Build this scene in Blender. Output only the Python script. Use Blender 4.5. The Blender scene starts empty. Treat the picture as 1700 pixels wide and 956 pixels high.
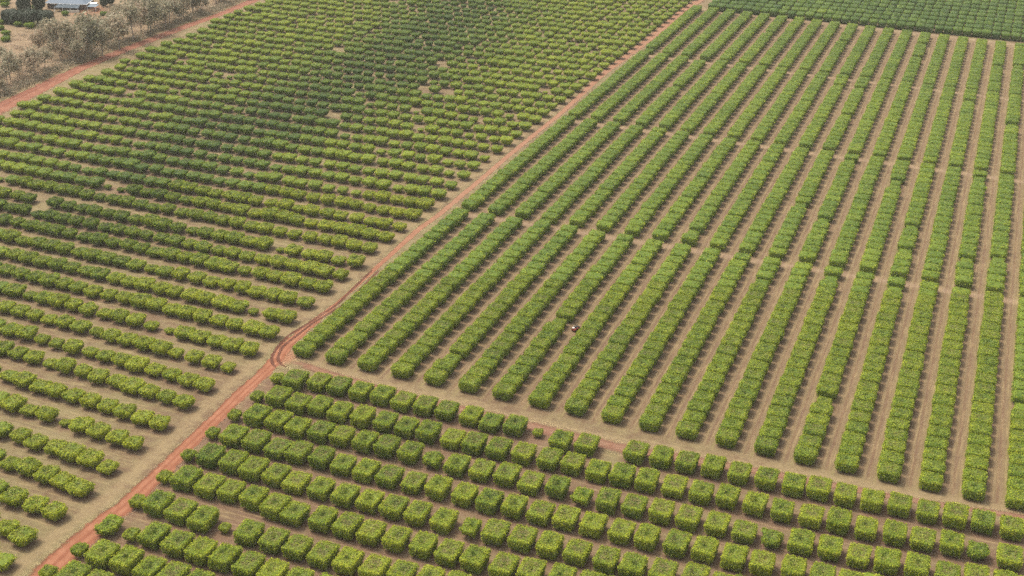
import bpy, bmesh, math, random
import numpy as np
from mathutils import Vector, Matrix

# ------------------------------------------------------------------ camera, light, exposure
scene = bpy.context.scene
COL = scene.collection
CAM_Z = 157.84                      # metres above the orchard floor (a drone's view)
cam_data = bpy.data.cameras.new("camera")
cam = bpy.data.objects.new("camera", cam_data)
COL.objects.link(cam)
scene.camera = cam
cam_data.sensor_width = 36.0
cam_data.lens = 36.0 * 2268.13 / 1700.0
cam_data.clip_start, cam_data.clip_end = 1.0, 9000.0
_r = Vector((0.93485755, 0.3534506, 0.03337721))
_u = Vector((-0.17316688, 0.37189649, 0.91197929))
_f = Vector((-0.30992676, 0.85835055, -0.40887618))
cam.matrix_world = Matrix(((_r.x, _u.x, -_f.x, 0), (_r.y, _u.y, -_f.y, 0), (_r.z, _u.z, -_f.z, CAM_Z), (0, 0, 0, 1)))

SUN_ELEV, SUN_AZ = math.radians(61), math.radians(172)      # azimuth measured from +X: light comes over the western wood
world = bpy.data.worlds.new("World")
scene.world = world
world.use_nodes = True
wn = world.node_tree.nodes
sky = wn.new("ShaderNodeTexSky")
sky.sky_type = 'NISHITA'
sky.sun_disc = False
sky.sun_elevation = SUN_ELEV
sky.sun_rotation = math.radians(90) - SUN_AZ
sky.dust_density = 6.0
sky.air_density = 1.2
wn["Background"].inputs["Strength"].default_value = 0.15
hs = wn.new("ShaderNodeHueSaturation")            # a thin white overcast greys the blue
hs.inputs["Saturation"].default_value = 0.30
world.node_tree.links.new(sky.outputs[0], hs.inputs["Color"])
world.node_tree.links.new(hs.outputs[0], wn["Background"].inputs["Color"])
sun_data = bpy.data.lights.new("sun", 'SUN')
sun_data.energy = 1.45
sun_data.angle = math.radians(11)
sun_data.color = (1.0, 0.93, 0.80)
sun = bpy.data.objects.new("sun", sun_data)
COL.objects.link(sun)
_d = Vector((math.cos(SUN_ELEV) * math.cos(SUN_AZ), math.cos(SUN_ELEV) * math.sin(SUN_AZ), math.sin(SUN_ELEV)))
sun.rotation_euler = _d.to_track_quat('Z', 'Y').to_euler()
sun.location = _d * 400
scene.view_settings.view_transform = 'Standard'
scene.view_settings.look = 'None'
scene.view_settings.exposure = 1.0
scene.view_settings.gamma = 1.0
scene.view_settings.use_curve_mapping = False
scene.cycles.use_denoising = False        # keep the fine grain of the leaves

rng = np.random.default_rng(7)
R2 = random.Random(11)

# ------------------------------------------------------------------ helpers
def in_frame(x, y, z, margin=0):
    """whether a point lies inside the picture (in 1700-wide units), and its distance"""
    p = Vector((x, y, z - CAM_Z))
    d = p.dot(_f)
    if d < 1: return False, d
    px, py = 850 + 2268.13 * p.dot(_r) / d, 478 - 2268.13 * p.dot(_u) / d
    return (-margin < px < 1700 + margin and -margin < py < 956 + margin), d

def vnoise(p, seed=0):
    """smooth value noise on an (n,3) array, about -1..1"""
    p = np.asarray(p, float) + seed * 17.31
    i = np.floor(p).astype(np.int64); f = p - i; f = f * f * (3 - 2 * f)
    def h(a, b, c):
        n = (a * 374761393 + b * 668265263 + c * 2147483647 + seed * 9176) & 0xffffffff
        n = ((n ^ (n >> 13)) * 1274126177) & 0xffffffff
        n = n ^ (n >> 16)
        return (n & 0xffff) / 32767.5 - 1
    x, y, z = i.T; fx, fy, fz = f.T
    L = lambda a, b, t: a + (b - a) * t
    return L(L(L(h(x, y, z), h(x+1, y, z), fx), L(h(x, y+1, z), h(x+1, y+1, z), fx), fy),
             L(L(h(x, y, z+1), h(x+1, y, z+1), fx), L(h(x, y+1, z+1), h(x+1, y+1, z+1), fx), fy), fz)

def mesh_np(name, V, Q, col=None, mat=None, smooth=False):
    """mesh from numpy quads (n,4), with an optional per-vertex colour attribute 'leaf'"""
    me = bpy.data.meshes.new(name)
    V = np.asarray(V, np.float32); Q = np.asarray(Q, np.int32)
    me.vertices.add(len(V)); me.vertices.foreach_set("co", V.ravel())
    n = len(Q); k = Q.shape[1]
    me.loops.add(n * k); me.loops.foreach_set("vertex_index", Q.ravel())
    me.polygons.add(n); me.polygons.foreach_set("loop_start", np.arange(0, n * k, k, dtype=np.int32))
    if smooth: me.polygons.foreach_set("use_smooth", np.ones(n, bool))
    me.update(calc_edges=True)
    if col is not None:
        a = me.color_attributes.new("leaf", 'FLOAT_COLOR', 'POINT')
        c = np.ones((len(V), 4), np.float32); c[:, :3] = col
        a.data.foreach_set("color", c.ravel())
    if mat: me.materials.append(mat)
    return me

def link(name, me, parent=None, **props):
    o = bpy.data.objects.new(name, me); COL.objects.link(o)
    if parent is not None: o.parent = parent
    for k, v in props.items(): o[k] = v
    return o

def empty(name, loc, label, cat, group=None, rz=0):
    o = bpy.data.objects.new(name, None); COL.objects.link(o)
    o.location = loc; o.rotation_euler.z = rz; o.empty_display_size = .5
    o["label"] = label; o["category"] = cat
    if group: o["group"] = group
    return o

ORD = ("zeroth first second third fourth fifth sixth seventh eighth ninth tenth eleventh twelfth thirteenth fourteenth fifteenth "
       "sixteenth seventeenth eighteenth nineteenth twentieth").split()
TENS = {20: "twenty", 30: "thirty", 40: "forty", 50: "fifty", 60: "sixty", 70: "seventy"}
def nth(n):
    if n <= 20: return ORD[n]
    if n % 10 == 0: return {30: "thirtieth", 40: "fortieth", 50: "fiftieth", 60: "sixtieth", 70: "seventieth"}[n]
    return TENS[n // 10 * 10] + "-" + ORD[n % 10]

# ------------------------------------------------------------------ materials
def new_mat(name):
    m = bpy.data.materials.new(name); m.use_nodes = True
    nt = m.node_tree; b = nt.nodes["Principled BSDF"]
    b.inputs["Roughness"].default_value = .8
    b.inputs["Specular IOR Level"].default_value = .25
    return m, nt, b

class N:
    """small wrapper for writing node trees"""
    def __init__(s, nt): s.nt = nt
    def put(s, sock, v):
        if isinstance(v, bpy.types.NodeSocket): s.nt.links.new(v, sock)
        elif isinstance(v, (tuple, list)) and len(v) == 3 and sock.type == 'RGBA': sock.default_value = (*v, 1)
        else: sock.default_value = v
    def math(s, op, a, b=0.0, c=None, clamp=False):
        n = s.nt.nodes.new("ShaderNodeMath"); n.operation = op; n.use_clamp = clamp
        s.put(n.inputs[0], a); s.put(n.inputs[1], b)
        if c is not None: s.put(n.inputs[2], c)
        return n.outputs[0]
    def mix(s, f, a, b):
        n = s.nt.nodes.new("ShaderNodeMix"); n.data_type = 'RGBA'
        s.put(n.inputs[0], f); s.put(n.inputs[6], a); s.put(n.inputs[7], b)
        return n.outputs[2]
    def ramp(s, f, stops):
        n = s.nt.nodes.new("ShaderNodeValToRGB"); e = n.color_ramp.elements
        while len(e) < len(stops): e.new(0.5)
        for q, (p, c) in zip(e, stops): q.position = p; q.color = (*c, 1)
        s.put(n.inputs[0], f); return n.outputs[0]
    def step(s, v, lo, hi):
        n = s.nt.nodes.new("ShaderNodeMapRange"); n.interpolation_type = 'SMOOTHSTEP'
        s.put(n.inputs[0], v); s.put(n.inputs[1], lo); s.put(n.inputs[2], hi)
        return n.outputs[0]
    def noise(s, vec, scale, detail=4.0, rough=.6):
        n = s.nt.nodes.new("ShaderNodeTexNoise")
        s.put(n.inputs["Vector"], vec); s.put(n.inputs["Scale"], scale); s.put(n.inputs["Detail"], detail); s.put(n.inputs["Roughness"], rough)
        return n.outputs[0]
    def attr(s, name):
        n = s.nt.nodes.new("ShaderNodeAttribute"); n.attribute_name = name; return n
    def pos(s): return s.nt.nodes.new("ShaderNodeNewGeometry").outputs["Position"]
    def sep(s, v):
        n = s.nt.nodes.new("ShaderNodeSeparateXYZ"); s.put(n.inputs[0], v); return n.outputs
    def scalevec(s, v, k):
        n = s.nt.nodes.new("ShaderNodeVectorMath"); n.operation = 'MULTIPLY'; s.put(n.inputs[0], v); n.inputs[1].default_value = k
        return n.outputs[0]

def leaf_material(name, stops, dry=(0.190, 0.140, 0.060), trans=.25):
    m, nt, b = new_mat(name); n = N(nt)
    sc = nt.nodes.new("ShaderNodeSeparateColor"); nt.links.new(n.attr("leaf").outputs["Color"], sc.inputs[0])
    oi = nt.nodes.new("ShaderNodeObjectInfo")
    so = nt.nodes.new("ShaderNodeSeparateColor"); nt.links.new(oi.outputs["Color"], so.inputs[0])
    t = n.math('ADD', sc.outputs[0], n.math('SUBTRACT', sc.outputs[2], 0.5))
    t = n.math('ADD', t, n.math('SUBTRACT', so.outputs[0], 0.5), clamp=True)
    c = n.ramp(t, stops)
    c = n.mix(sc.outputs[1], c, dry)
    nt.links.new(c, b.inputs["Base Color"]); b.inputs["Roughness"].default_value = .6; b.inputs["Specular IOR Level"].default_value = .12
    tr = nt.nodes.new("ShaderNodeBsdfTranslucent"); nt.links.new(c, tr.inputs[0])
    mx = nt.nodes.new("ShaderNodeMixShader"); mx.inputs[0].default_value = trans
    nt.links.new(b.outputs[0], mx.inputs[1]); nt.links.new(tr.outputs[0], mx.inputs[2])
    nt.links.new(mx.outputs[0], nt.nodes["Material Output"].inputs[0])
    return m

M_LEAF = leaf_material("orchard_leaves", [(0, (.026, .064, .010)), (.3, (.080, .134, .012)), (.6, (.180, .232, .014)), (1, (.320, .335, .020))])
M_GUM = leaf_material("gum_leaves", [(0, (.11, .098, .070)), (.35, (.21, .205, .125)), (.65, (.32, .29, .19)), (1, (.46, .37, .26))], dry=(.40, .27, .19), trans=.40)
M_DARKLEAF = leaf_material("dark_leaves", [(0, (.014, .022, .014)), (.5, (.030, .042, .026)), (1, (.065, .065, .038))], trans=.1)

def bark(name, c1, c2):
    m, nt, b = new_mat(name); n = N(nt)
    nt.links.new(n.mix(n.step(n.noise(n.scalevec(n.pos(), (1, 1, .3)), 5), .35, .65), c1, c2), b.inputs["Base Color"])
    return m
M_BARK = bark("bark", (.085, .058, .042), (.150, .110, .080))
M_GUMBARK = bark("gum_bark", (.100, .075, .060), (.30, .25, .21))

def plain(name, c, rough=.6, var=.15, scale=3):
    m, nt, b = new_mat(name); n = N(nt)
    lo = tuple(v * (1 - var) for v in c); hi = tuple(min(1, v * (1 + var)) for v in c)
    nt.links.new(n.mix(n.noise(n.pos(), scale), lo, hi), b.inputs["Base Color"]); b.inputs["Roughness"].default_value = rough
    return m

# ------------------------------------------------------------------ crowns
def cube_grid(n):
    """quads of a cube surface, n x n per side, welded"""
    V, Q, idx = [], [], {}
    def vid(p):
        k = tuple(np.round(p, 6))
        if k not in idx: idx[k] = len(V); V.append(p)
        return idx[k]
    lin = np.linspace(-1, 1, n + 1)
    for ax in range(3):
        for s in (-1, 1):
            for i in range(n):
                for j in range(n):
                    q = []
                    for a, b in ((i, j), (i + 1, j), (i + 1, j + 1), (i, j + 1)):
                        p = [0, 0, 0]; p[ax] = s; p[(ax + 1) % 3] = lin[a]; p[(ax + 2) % 3] = lin[b]
                        q.append(vid(np.array(p, float)))
                    Q.append(q if s > 0 else q[::-1])
    return np.array(V), np.array(Q)
_CG = {n: cube_grid(n) for n in (4, 5, 7, 9, 10)}

def crown(rg, sx, sy, z0, z1, k=7.0, n=9, leaves=700, leaf=.36, lump=.22, pit=.7, taper=.16, top_dry=.5, edge_bright=.18, seed=0, cut=True, tone=.5):
    """A leafy crown: a lumpy body plus leaf clumps over it.  k is how square it is (2 round, 8 clipped).
    Returns vertices, quads and the 'leaf' colours (tone, dryness, tint)."""
    U, Q = _CG[n]
    P = np.sign(U) * np.abs(np.tan(U * math.pi / 4)) if k < 4 else U.copy()
    nrm = (np.abs(P) ** k).sum(1) ** (1 / k)
    P = P / nrm[:, None]
    hx, hy, hz = sx / 2, sy / 2, (z1 - z0) / 2
    ph = rg.uniform(0, 50, 3)
    def place(D):
        D = D.copy()
        t = (1 - D[:, 2]) / 2                                   # 0 at the top
        s = 1 - taper * np.clip(t * 1.25 - .1, 0, 1) ** 1.6
        X = np.c_[D[:, 0] * hx * s, D[:, 1] * hy * s, D[:, 2] * hz + (z0 + z1) / 2]
        d = lump * vnoise(X * .75 + ph, seed) + lump * .7 * vnoise(X * 1.9 + ph, seed + 1)
        dirn = D / np.linalg.norm(D, axis=1)[:, None]
        if cut: d = d * np.where(D[:, 2] > .85, .45, 1.0)       # the saw leaves the top flatter than the sides
        X = X + dirn * d[:, None]
        r = np.hypot(D[:, 0] + pa[0], D[:, 1] + pa[1])
        X[:, 2] -= np.where(D[:, 2] > .5, pit * np.exp(-(r / .21) ** 2), 0)
        return X
    pa = rg.uniform(-.22, .22, 2)
    X = place(P)
    def colours(D, X, jit):
        m = len(D)
        top = np.clip((D[:, 2] - .7) / .3, 0, 1)
        r = np.maximum(np.abs(D[:, 0]), np.abs(D[:, 1]))
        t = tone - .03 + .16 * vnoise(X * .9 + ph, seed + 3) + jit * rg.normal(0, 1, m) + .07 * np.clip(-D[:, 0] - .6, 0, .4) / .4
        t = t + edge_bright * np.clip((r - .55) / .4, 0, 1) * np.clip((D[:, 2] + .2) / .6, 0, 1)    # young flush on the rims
        inner = top * np.clip((.92 - r) / .5, 0, 1)
        dn = .5 + .5 * vnoise(X * 1.6 + ph * 1.3, seed + 5) + .5 * rg.normal(0, .5, m)
        dry = top_dry * inner * np.clip(dn, 0, 1.2)
        return np.c_[np.clip(t, .02, 1), np.clip(dry, 0, .95), np.full(m, .5)]
    C = colours(P, X, .05); C[:, 0] = np.clip(C[:, 0] * .62, 0, 1); C[:, 1] = np.clip(C[:, 1] * .5, 0, .4)    # inner twigs and old leaves, with shade between the clumps painted in
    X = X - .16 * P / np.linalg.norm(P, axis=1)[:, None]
    if leaves:
        # leaf clumps: points on the square-round surface, area weighted
        w = np.array([sy * (z1 - z0)] * 2 + [sx * (z1 - z0)] * 2 + [sx * sy, sx * sy * .12]); w = w / w.sum()
        side = rg.choice(6, leaves, p=w)
        D = rg.uniform(-1, 1, (leaves, 3))
        ax = side // 2; sg = np.where(side % 2 == 0, 1., -1.)
        D[np.arange(leaves), ax] = sg
        D = D / ((np.abs(D) ** k).sum(1) ** (1 / k))[:, None]
        if pit > .9:                                            # a hollow where the pruners opened the crown
            hole = (D[:, 2] > .8) & (np.hypot(D[:, 0] + pa[0], (D[:, 1] + pa[1]) * rg.uniform(.8, 1.3)) < .17 + .05 * np.sin(7 * np.arctan2(D[:, 1], D[:, 0])))
            D = D[~hole]; leaves = len(D); side = side[~hole]
        B = place(D)
        nrmv = np.sign(D) * np.abs(D) ** (k - 1) / np.array([hx, hy, hz]); nrmv /= np.linalg.norm(nrmv, axis=1)[:, None] + 1e-9
        B = B + nrmv * rg.uniform(-.08, .16, leaves)[:, None]
        a = nrmv * .9 + rg.normal(0, .62, (leaves, 3)); a /= np.linalg.norm(a, axis=1)[:, None]
        t1 = np.cross(a, rg.normal(0, 1, (leaves, 3))); t1 /= np.linalg.norm(t1, axis=1)[:, None] + 1e-9
        t2 = np.cross(a, t1)
        sz = leaf * rg.uniform(.55, 1.3, leaves)[:, None] * .5
        asp = rg.uniform(.45, .8, leaves)[:, None]
        V4 = np.stack([B - t1 * sz, B + t2 * sz * asp, B + t1 * sz, B - t2 * sz * asp], 1).reshape(-1, 3)
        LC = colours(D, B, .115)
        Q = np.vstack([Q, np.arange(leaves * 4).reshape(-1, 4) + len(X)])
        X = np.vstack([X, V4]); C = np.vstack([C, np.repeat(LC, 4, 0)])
    return X, Q, C

def tube(path, radii, sides=7):
    path = np.asarray(path, float); V = []; Q = []
    for i, p in enumerate(path):
        d = path[min(i + 1, len(path) - 1)] - path[max(i - 1, 0)]; d /= np.linalg.norm(d)
        a = np.cross(d, (.3, .9, .1)); a /= np.linalg.norm(a); b = np.cross(d, a)
        for s in range(sides):
            t = 2 * math.pi * s / sides
            V.append(p + (a * math.cos(t) + b * math.sin(t)) * radii[i])
    for i in range(len(path) - 1):
        for s in range(sides):
            Q.append([i * sides + s, i * sides + (s + 1) % sides, (i + 1) * sides + (s + 1) % sides, (i + 1) * sides + s])
    return np.array(V), np.array(Q)

def join(parts):
    V, Q, o = [], [], 0
    for v, q in parts: V.append(v); Q.append(np.asarray(q) + o); o += len(v)
    return np.vstack(V), np.vstack(Q)

def trunk_mesh(rg, top, r=.13, spread=.9):
    parts = [tube([(0, 0, -.05), (.03, .02, top * .4), (rg.uniform(-.06, .06), rg.uniform(-.06, .06), top * .75)], [r * 1.25, r, r * .85])]
    for a in range(4):
        an = a * 1.57 + rg.uniform(-.4, .4)
        e = (math.cos(an) * spread, math.sin(an) * spread, top * 1.7)
        parts.append(tube([(0, 0, top * .6), (e[0] * .45, e[1] * .45, top * 1.1), e], [r * .7, r * .5, r * .25], 5))
    return mesh_np("trunk", *join(parts), mat=M_BARK, smooth=True)

# ------------------------------------------------------------------ where every orchard tree stands (metres, surveyed from the photograph)
C_ROWS = [
 [(-151.4,254.9,'s'),(-146.5,254.7),(-140.7,256.0),(-135.4,256.0),(-129.8,256.2),(-124.2,256.4),(-118.5,255.8),(-112.9,255.8),(-107.4,255.7),(-101.3,256.0),(-96.1,255.2),(-90.4,255.7),(-85.1,256.6,'p'),(-78.6,253.3),(-72.9,254.6),(-61.8,255.6),(-56.0,256.0),(-50.3,256.0),(-44.6,256.6),(-38.7,256.2),(-32.8,256.4),(-27.0,256.6),(-21.7,257.1),(-16.1,256.8),(-10.5,256.9),(-4.9,257.6),(0.8,257.4),(6.3,257.9),(11.8,258.3),(17.5,258.2)],
 [(-151.0,244.9,'s'),(-146.0,245.7),(-140.0,244.6),(-134.9,245.6),(-129.5,245.2),(-123.7,245.0),(-118.0,245.1),(-112.6,244.9),(-107.1,244.7),(-101.2,244.7),(-95.9,244.4),(-90.2,244.7),(-84.4,245.0),(-78.4,244.9),(-73.1,245.3),(-67.3,244.9),(-61.8,245.2),(-56.4,245.5),(-50.5,245.8),(-44.5,245.3),(-39.0,245.7),(-33.1,245.5),(-27.4,245.3),(-21.5,245.7),(-15.9,246.0),(-10.3,245.8),(-4.7,246.4),(0.8,246.5),(6.4,247.1),(11.5,247.3,'n'),(17.5,247.4)],
 [(-151.2,235.1,'s'),(-146.0,236.0),(-140.3,235.8),(-134.9,234.9),(-129.3,235.4),(-124.0,235.4),(-118.3,235.3),(-113.0,235.4),(-107.2,235.2),(-101.7,235.2,'n'),(-96.0,234.7),(-90.3,235.1),(-84.7,235.4),(-79.0,234.8),(-73.1,235.0),(-67.4,234.2,'n'),(-61.8,234.4),(-56.2,234.9),(-50.4,234.8),(-44.7,235.1),(-38.8,235.1),(-33.1,234.7),(-27.5,234.8,'n'),(-21.8,235.8),(-16.1,235.8),(-10.4,235.6),(-5.0,235.9),(0.7,236.2),(6.4,236.5),(11.7,236.9),(17.1,237.4)],
 [(-151.4,226.3,'s'),(-145.9,225.9),(-140.1,225.6),(-134.5,225.3),(-129.4,225.4),(-123.8,225.4),(-118.4,225.0),(-113.0,225.0),(-107.3,224.7),(-101.7,224.8),(-96.0,224.7),(-90.0,224.6),(-84.4,224.3),(-78.9,224.5),(-73.2,224.6),(-67.8,225.0),(-62.0,224.7),(-56.0,224.8),(-50.7,224.8),(-44.6,224.9),(-39.0,225.4),(-33.1,225.0),(-27.6,225.1),(-21.6,225.7),(-16.1,226.0),(-10.9,225.9)],
 [(-151.1,216.0,'s'),(-146.1,216.6),(-140.2,216.2),(-134.9,215.6),(-129.3,215.5),(-124.2,214.9),(-118.3,214.7),(-112.5,214.4),(-107.0,214.6),(-101.4,214.4),(-96.0,214.3),(-90.2,214.1),(-84.4,214.3,'h'),(-79.1,214.3),(-73.4,214.5),(-67.7,214.5),(-61.9,214.3),(-55.9,214.1),(-50.6,214.5),(-44.7,214.7),(-38.6,215.2),(-33.1,215.1)],
 [(-150.8,206.5,'s'),(-145.8,206.9),(-140.0,206.4),(-134.8,206.4),(-129.1,205.9),(-123.6,204.9),(-118.8,204.4),(-112.5,204.6),(-107.0,204.6),(-101.6,204.2),(-96.1,204.4),(-90.5,204.6),(-84.9,204.4),(-79.4,204.2),(-73.4,204.2),(-68.0,204.6),(-62.1,205.1),(-56.4,205.1)],
 [(-150.5,196.4,'s'),(-145.7,196.4),(-140.1,196.0),(-134.5,195.4),(-129.6,195.8,'p'),(-123.6,194.7),(-117.9,194.4),(-112.5,194.1),(-106.9,194.0),(-101.5,193.9),(-95.8,193.9),(-90.3,194.6),(-84.9,194.9),(-79.4,195.0)],
 [(-150.2,186.7,'m'),(-144.7,186.0,'s'),(-140.2,186.8),(-134.3,186.0),(-128.9,185.7),(-123.6,185.6),(-118.2,185.4),(-112.8,185.0),(-107.4,184.9)],
 [(-150.8,177.9,'s'),(-145.3,177.3),(-139.9,177.3),(-134.5,176.9),(-129.4,176.9),(-123.8,176.6)],
 [(-151.6,169.5,'s'),(-146.2,169.4),(-140.9,169.3)],
]
A_ENDS = [(-161.4, 168.9), (-163.1, 177.3), (-163.3, 186.4), (-163.6, 196.0), (-163.8, 205.3), (-164.3, 215.4), (-164.4, 225.0), (-164.8, 235.5), (-165.0, 244.8), (-164.9, 255.1), (-164.9, 265.2), (-165.6, 275.5), (-165.7, 285.4), (-166.1, 296.1), (-166.4, 306.9), (-166.2, 316.2), (-166.1, 325.9), (-167.1, 337.5), (-167.0, 347.6), (-166.5, 357.2), (-167.0, 367.8), (-167.0, 377.9), (-166.9, 388.5), (-167.0, 398.8), (-166.9, 409.6), (-167.3, 419.9), (-167.3, 430.1), (-166.9, 440.8)]
A_SAPLINGS = [(-191.9, 268.4), (-185.8, 218.5), (-266.3, 349.6), (-261.5, 349.4), (-326.0, 443.9), (-301.3, 340.2)]
A_MISSING = [(-279.2, 330.5), (-264.4, 350.2), (-239.1, 448.3), (-280.4, 540.7), (-232.3, 545.0), (-211.4, 504.4)]
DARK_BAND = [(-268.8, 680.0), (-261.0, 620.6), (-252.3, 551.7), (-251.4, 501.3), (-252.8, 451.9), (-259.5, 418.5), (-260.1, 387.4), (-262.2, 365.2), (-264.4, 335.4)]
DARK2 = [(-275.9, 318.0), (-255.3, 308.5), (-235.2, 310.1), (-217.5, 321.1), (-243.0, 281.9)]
ROAD_L = [(-156.5, 163.4), (-156.6, 168.2), (-156.9, 183.4), (-155.6, 197.5), (-156.4, 212.1), (-157.4, 229.8), (-158.6, 246.8), (-159.3, 262.6), (-161.0, 270.2), (-161.3, 284.7), (-160.0, 302.8), (-163.1, 361.6), (-162.2, 376.4), (-162.6, 394.7), (-162.7, 409.8), (-162.8, 417.2), (-163.2, 436.8), (-163.3, 456.8), (-163.2, 478.4), (-163.1, 496.7), (-166.0, 561.2), (-165.8, 610.9), (-165.8, 653.5), (-167.1, 700.3), (-165.1, 728.6), (-165.3, 790.0)]
ROAD_R = [(-149.4, 166.5), (-150.0, 171.1), (-150.3, 184.1), (-150.3, 197.3), (-152.1, 216.7), (-153.8, 239.4), (-154.7, 251.9), (-155.2, 265.6), (-157.3, 271.9), (-158.0, 287.0), (-158.8, 304.7), (-160.6, 361.6), (-159.8, 376.4), (-160.1, 394.7), (-160.2, 409.8), (-160.3, 417.2), (-160.8, 436.8), (-160.8, 456.8), (-160.8, 478.4), (-160.6, 496.7), (-162.6, 561.2), (-161.2, 610.9), (-160.2, 653.5), (-161.6, 700.3), (-159.6, 728.6), (-159.3, 790.0)]
TRACK_T = [(-158.1, 269.7), (-151.3, 268.0), (-140.8, 265.7), (-127.1, 264.4), (-109.2, 263.2), (-92.3, 263.1), (-77.3, 262.5), (-65.7, 262.1), (-47.8, 263.4), (-30.5, 264.4), (-14.8, 264.9), (-4.6, 265.2), (7.8, 266.5), (19.9, 268.3), (27.1, 269.0)]
TRACK_B = [(-153.8, 261.9), (-148.8, 263.5), (-138.5, 261.2), (-125.0, 260.0), (-107.3, 258.9), (-90.4, 257.9), (-75.5, 256.9), (-64.1, 256.7), (-46.8, 258.9), (-29.8, 260.7), (-14.3, 261.4), (-4.3, 262.2), (8.0, 263.6), (20.0, 265.4), (27.1, 266.1)]
WEST_L = [(-361.6, 390.4), (-362.5, 404.7), (-363.8, 413.1), (-367.6, 445.2), (-370.2, 470.4), (-371.5, 502.3), (-372.2, 551.3), (-370.8, 581.0), (-373.4, 617.3), (-374.8, 654.3)]
WEST_R = [(-348.2, 374.9), (-349.8, 389.6), (-351.4, 398.1), (-357.1, 433.6), (-362.8, 464.5), (-365.0, 498.5), (-365.9, 549.3), (-365.6, 583.9), (-367.4, 622.3), (-368.6, 663.3)]
RUTS = [[(-160.9, 327.1), (-159.1, 301.1), (-160.5, 286.7), (-161.7, 279.0), (-161.1, 272.4), (-159.8, 267.1), (-158.3, 264.1), (-156.4, 262.1), (-154.6, 261.5)], [(-159.0, 328.0), (-157.3, 301.9), (-159.5, 288.0), (-159.8, 277.6), (-159.9, 272.2), (-158.4, 267.7), (-156.8, 264.8), (-155.0, 263.5), (-152.4, 262.5)]]
WOOD = [(-399.7, 458.2, 6.0), (-392.0, 455.6, 4.1), (-376.4, 448.8, 10.1), (-384.2, 476.6, 14.5), (-390.5, 487.3, 10.2), (-384.1, 484.8, 10.7), (-374.4, 484.1, 16.2), (-369.9, 499.5, 13.7), (-373.7, 516.0, 15.2), (-374.5, 529.8, 15.5), (-385.3, 551.2, 12.3), (-379.6, 552.9, 9.9), (-384.1, 570.6, 9.5), (-382.4, 577.6, 8.3), (-382.4, 599.2, 9.8), (-380.3, 600.4, 9.2), (-378.1, 458.6, 7.6), (-372.6, 473.6, 8.3), (-370.9, 488.3, 11.2), (-379.4, 444.2, 7.4), (-376.8, 433.3, 7.8), (-376.1, 499.8, 11.4), (-379.4, 529.8, 11.9), (-374.4, 541.9, 9.1), (-376.3, 557.5, 8.0), (-377.2, 577.5, 7.6), (-403.4, 497.4, 7.5), (-391.8, 503.7, 7.5), (-391.3, 514.1, 7.6), (-393.6, 528.7, 8.4), (-395.7, 541.2, 7.9), (-396.9, 557.7, 8.1)]
SHRUBS = [(-430.1, 497.7), (-422.9, 488.9), (-436.4, 514.2), (-429.8, 513.7), (-473.1, 549.3), (-467.9, 543.0), (-446.6, 514.1), (-438.9, 504.7), (-431.6, 542.3), (-415.8, 551.1), (-451.6, 546.0)]
DARKTREE = [(-442.7, 518.1), (-434.9, 519.7), (-430.2, 525.0), (-450.8, 536.5), (-447.9, 544.1), (-426.7, 566.6), (-426.3, 571.5)]
HOUSE_C = [(-426.8, 550.2), (-442.7, 544.3), (-426.9, 563.9), (-432.6, 541.5), (-425.8, 549.8)]
BGAP = [(-35.7, 374.1), (-45.6, 485.2), (-26.7, 465.2), (-44.1, 417.7), (-18.2, 422.6), (-4.0, 653.0), (7.6, 560.1), (8.1, 411.2), (-26.7, 299.3), (-99.7, 314.5), (-124.7, 597.4), (5.2, 652.0), (-0.1, 402.7)]
VEH = [(-95.1, 312.7)]

def dist_seg(x, y, pts):
    best = 1e9
    for (x0, y0), (x1, y1) in zip(pts, pts[1:]):
        t = max(0, min(1, ((x - x0) * (x1 - x0) + (y - y0) * (y1 - y0)) / ((x1 - x0) ** 2 + (y1 - y0) ** 2)))
        best = min(best, math.hypot(x - x0 - t * (x1 - x0), y - y0 - t * (y1 - y0)))
    return best

def fnoise(x, y, s, seed=3): return float(vnoise([[x * s, y * s, .5]], seed)[0])

# block A: rounded trees in rows that run west from the red road
def a_slope(y): return float(np.interp(y, [150, 235, 265, 300, 355, 420], [-.105, -.098, -.058, -.035, -.012, 0]))
A_TREES = []                                   # x, y, scale, tone, row, number from the road
ends = list(A_ENDS)
while ends[-1][1] < 800:
    k = len(ends); ends.append((-166.8 + .012 * (k - 28), ends[-1][1] + 10.05))
for r, (ex, ey) in enumerate(ends):
    sl = a_slope(ey); x = ex; i = 0
    while True:
        y = ey + sl * (x - ex)
        if x < -349.5 - .062 * (y - 401) or x < -470: break
        ok, d = in_frame(x, y, 1.5, 300)
        if ok:
            s = R2.gauss(1.0, .075); u = R2.random()
            if u < .006: s = R2.uniform(.42, .62)
            elif u < .045: s = R2.uniform(.7, .82)
            gone = R2.random() < .001
            for mx, my in A_MISSING:
                if abs(x - mx) < 2.4 and abs(y - my) < 4.2: gone = True
            for mx, my in A_SAPLINGS:
                if abs(x - mx) < 2.6 and abs(y - my) < 4.6: s = .5; gone = False
            if r == 16 and False: pass
            if not gone:
                tone = .5 + .055 * fnoise(x, y, .03) + .05 * R2.gauss(0, 1)
                tone -= .36 * math.exp(-(dist_seg(x, y, DARK_BAND) / 30) ** 2)  # cloud-shadow band put into the leaf tone
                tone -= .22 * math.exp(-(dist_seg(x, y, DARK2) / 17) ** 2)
                tone += .05 * math.exp(-((x + 170) / 40) ** 2) - .02
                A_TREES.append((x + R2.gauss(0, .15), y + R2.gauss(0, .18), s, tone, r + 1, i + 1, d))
                i += 1
        x -= 5.05 * (1 + R2.gauss(0, .02))

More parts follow.
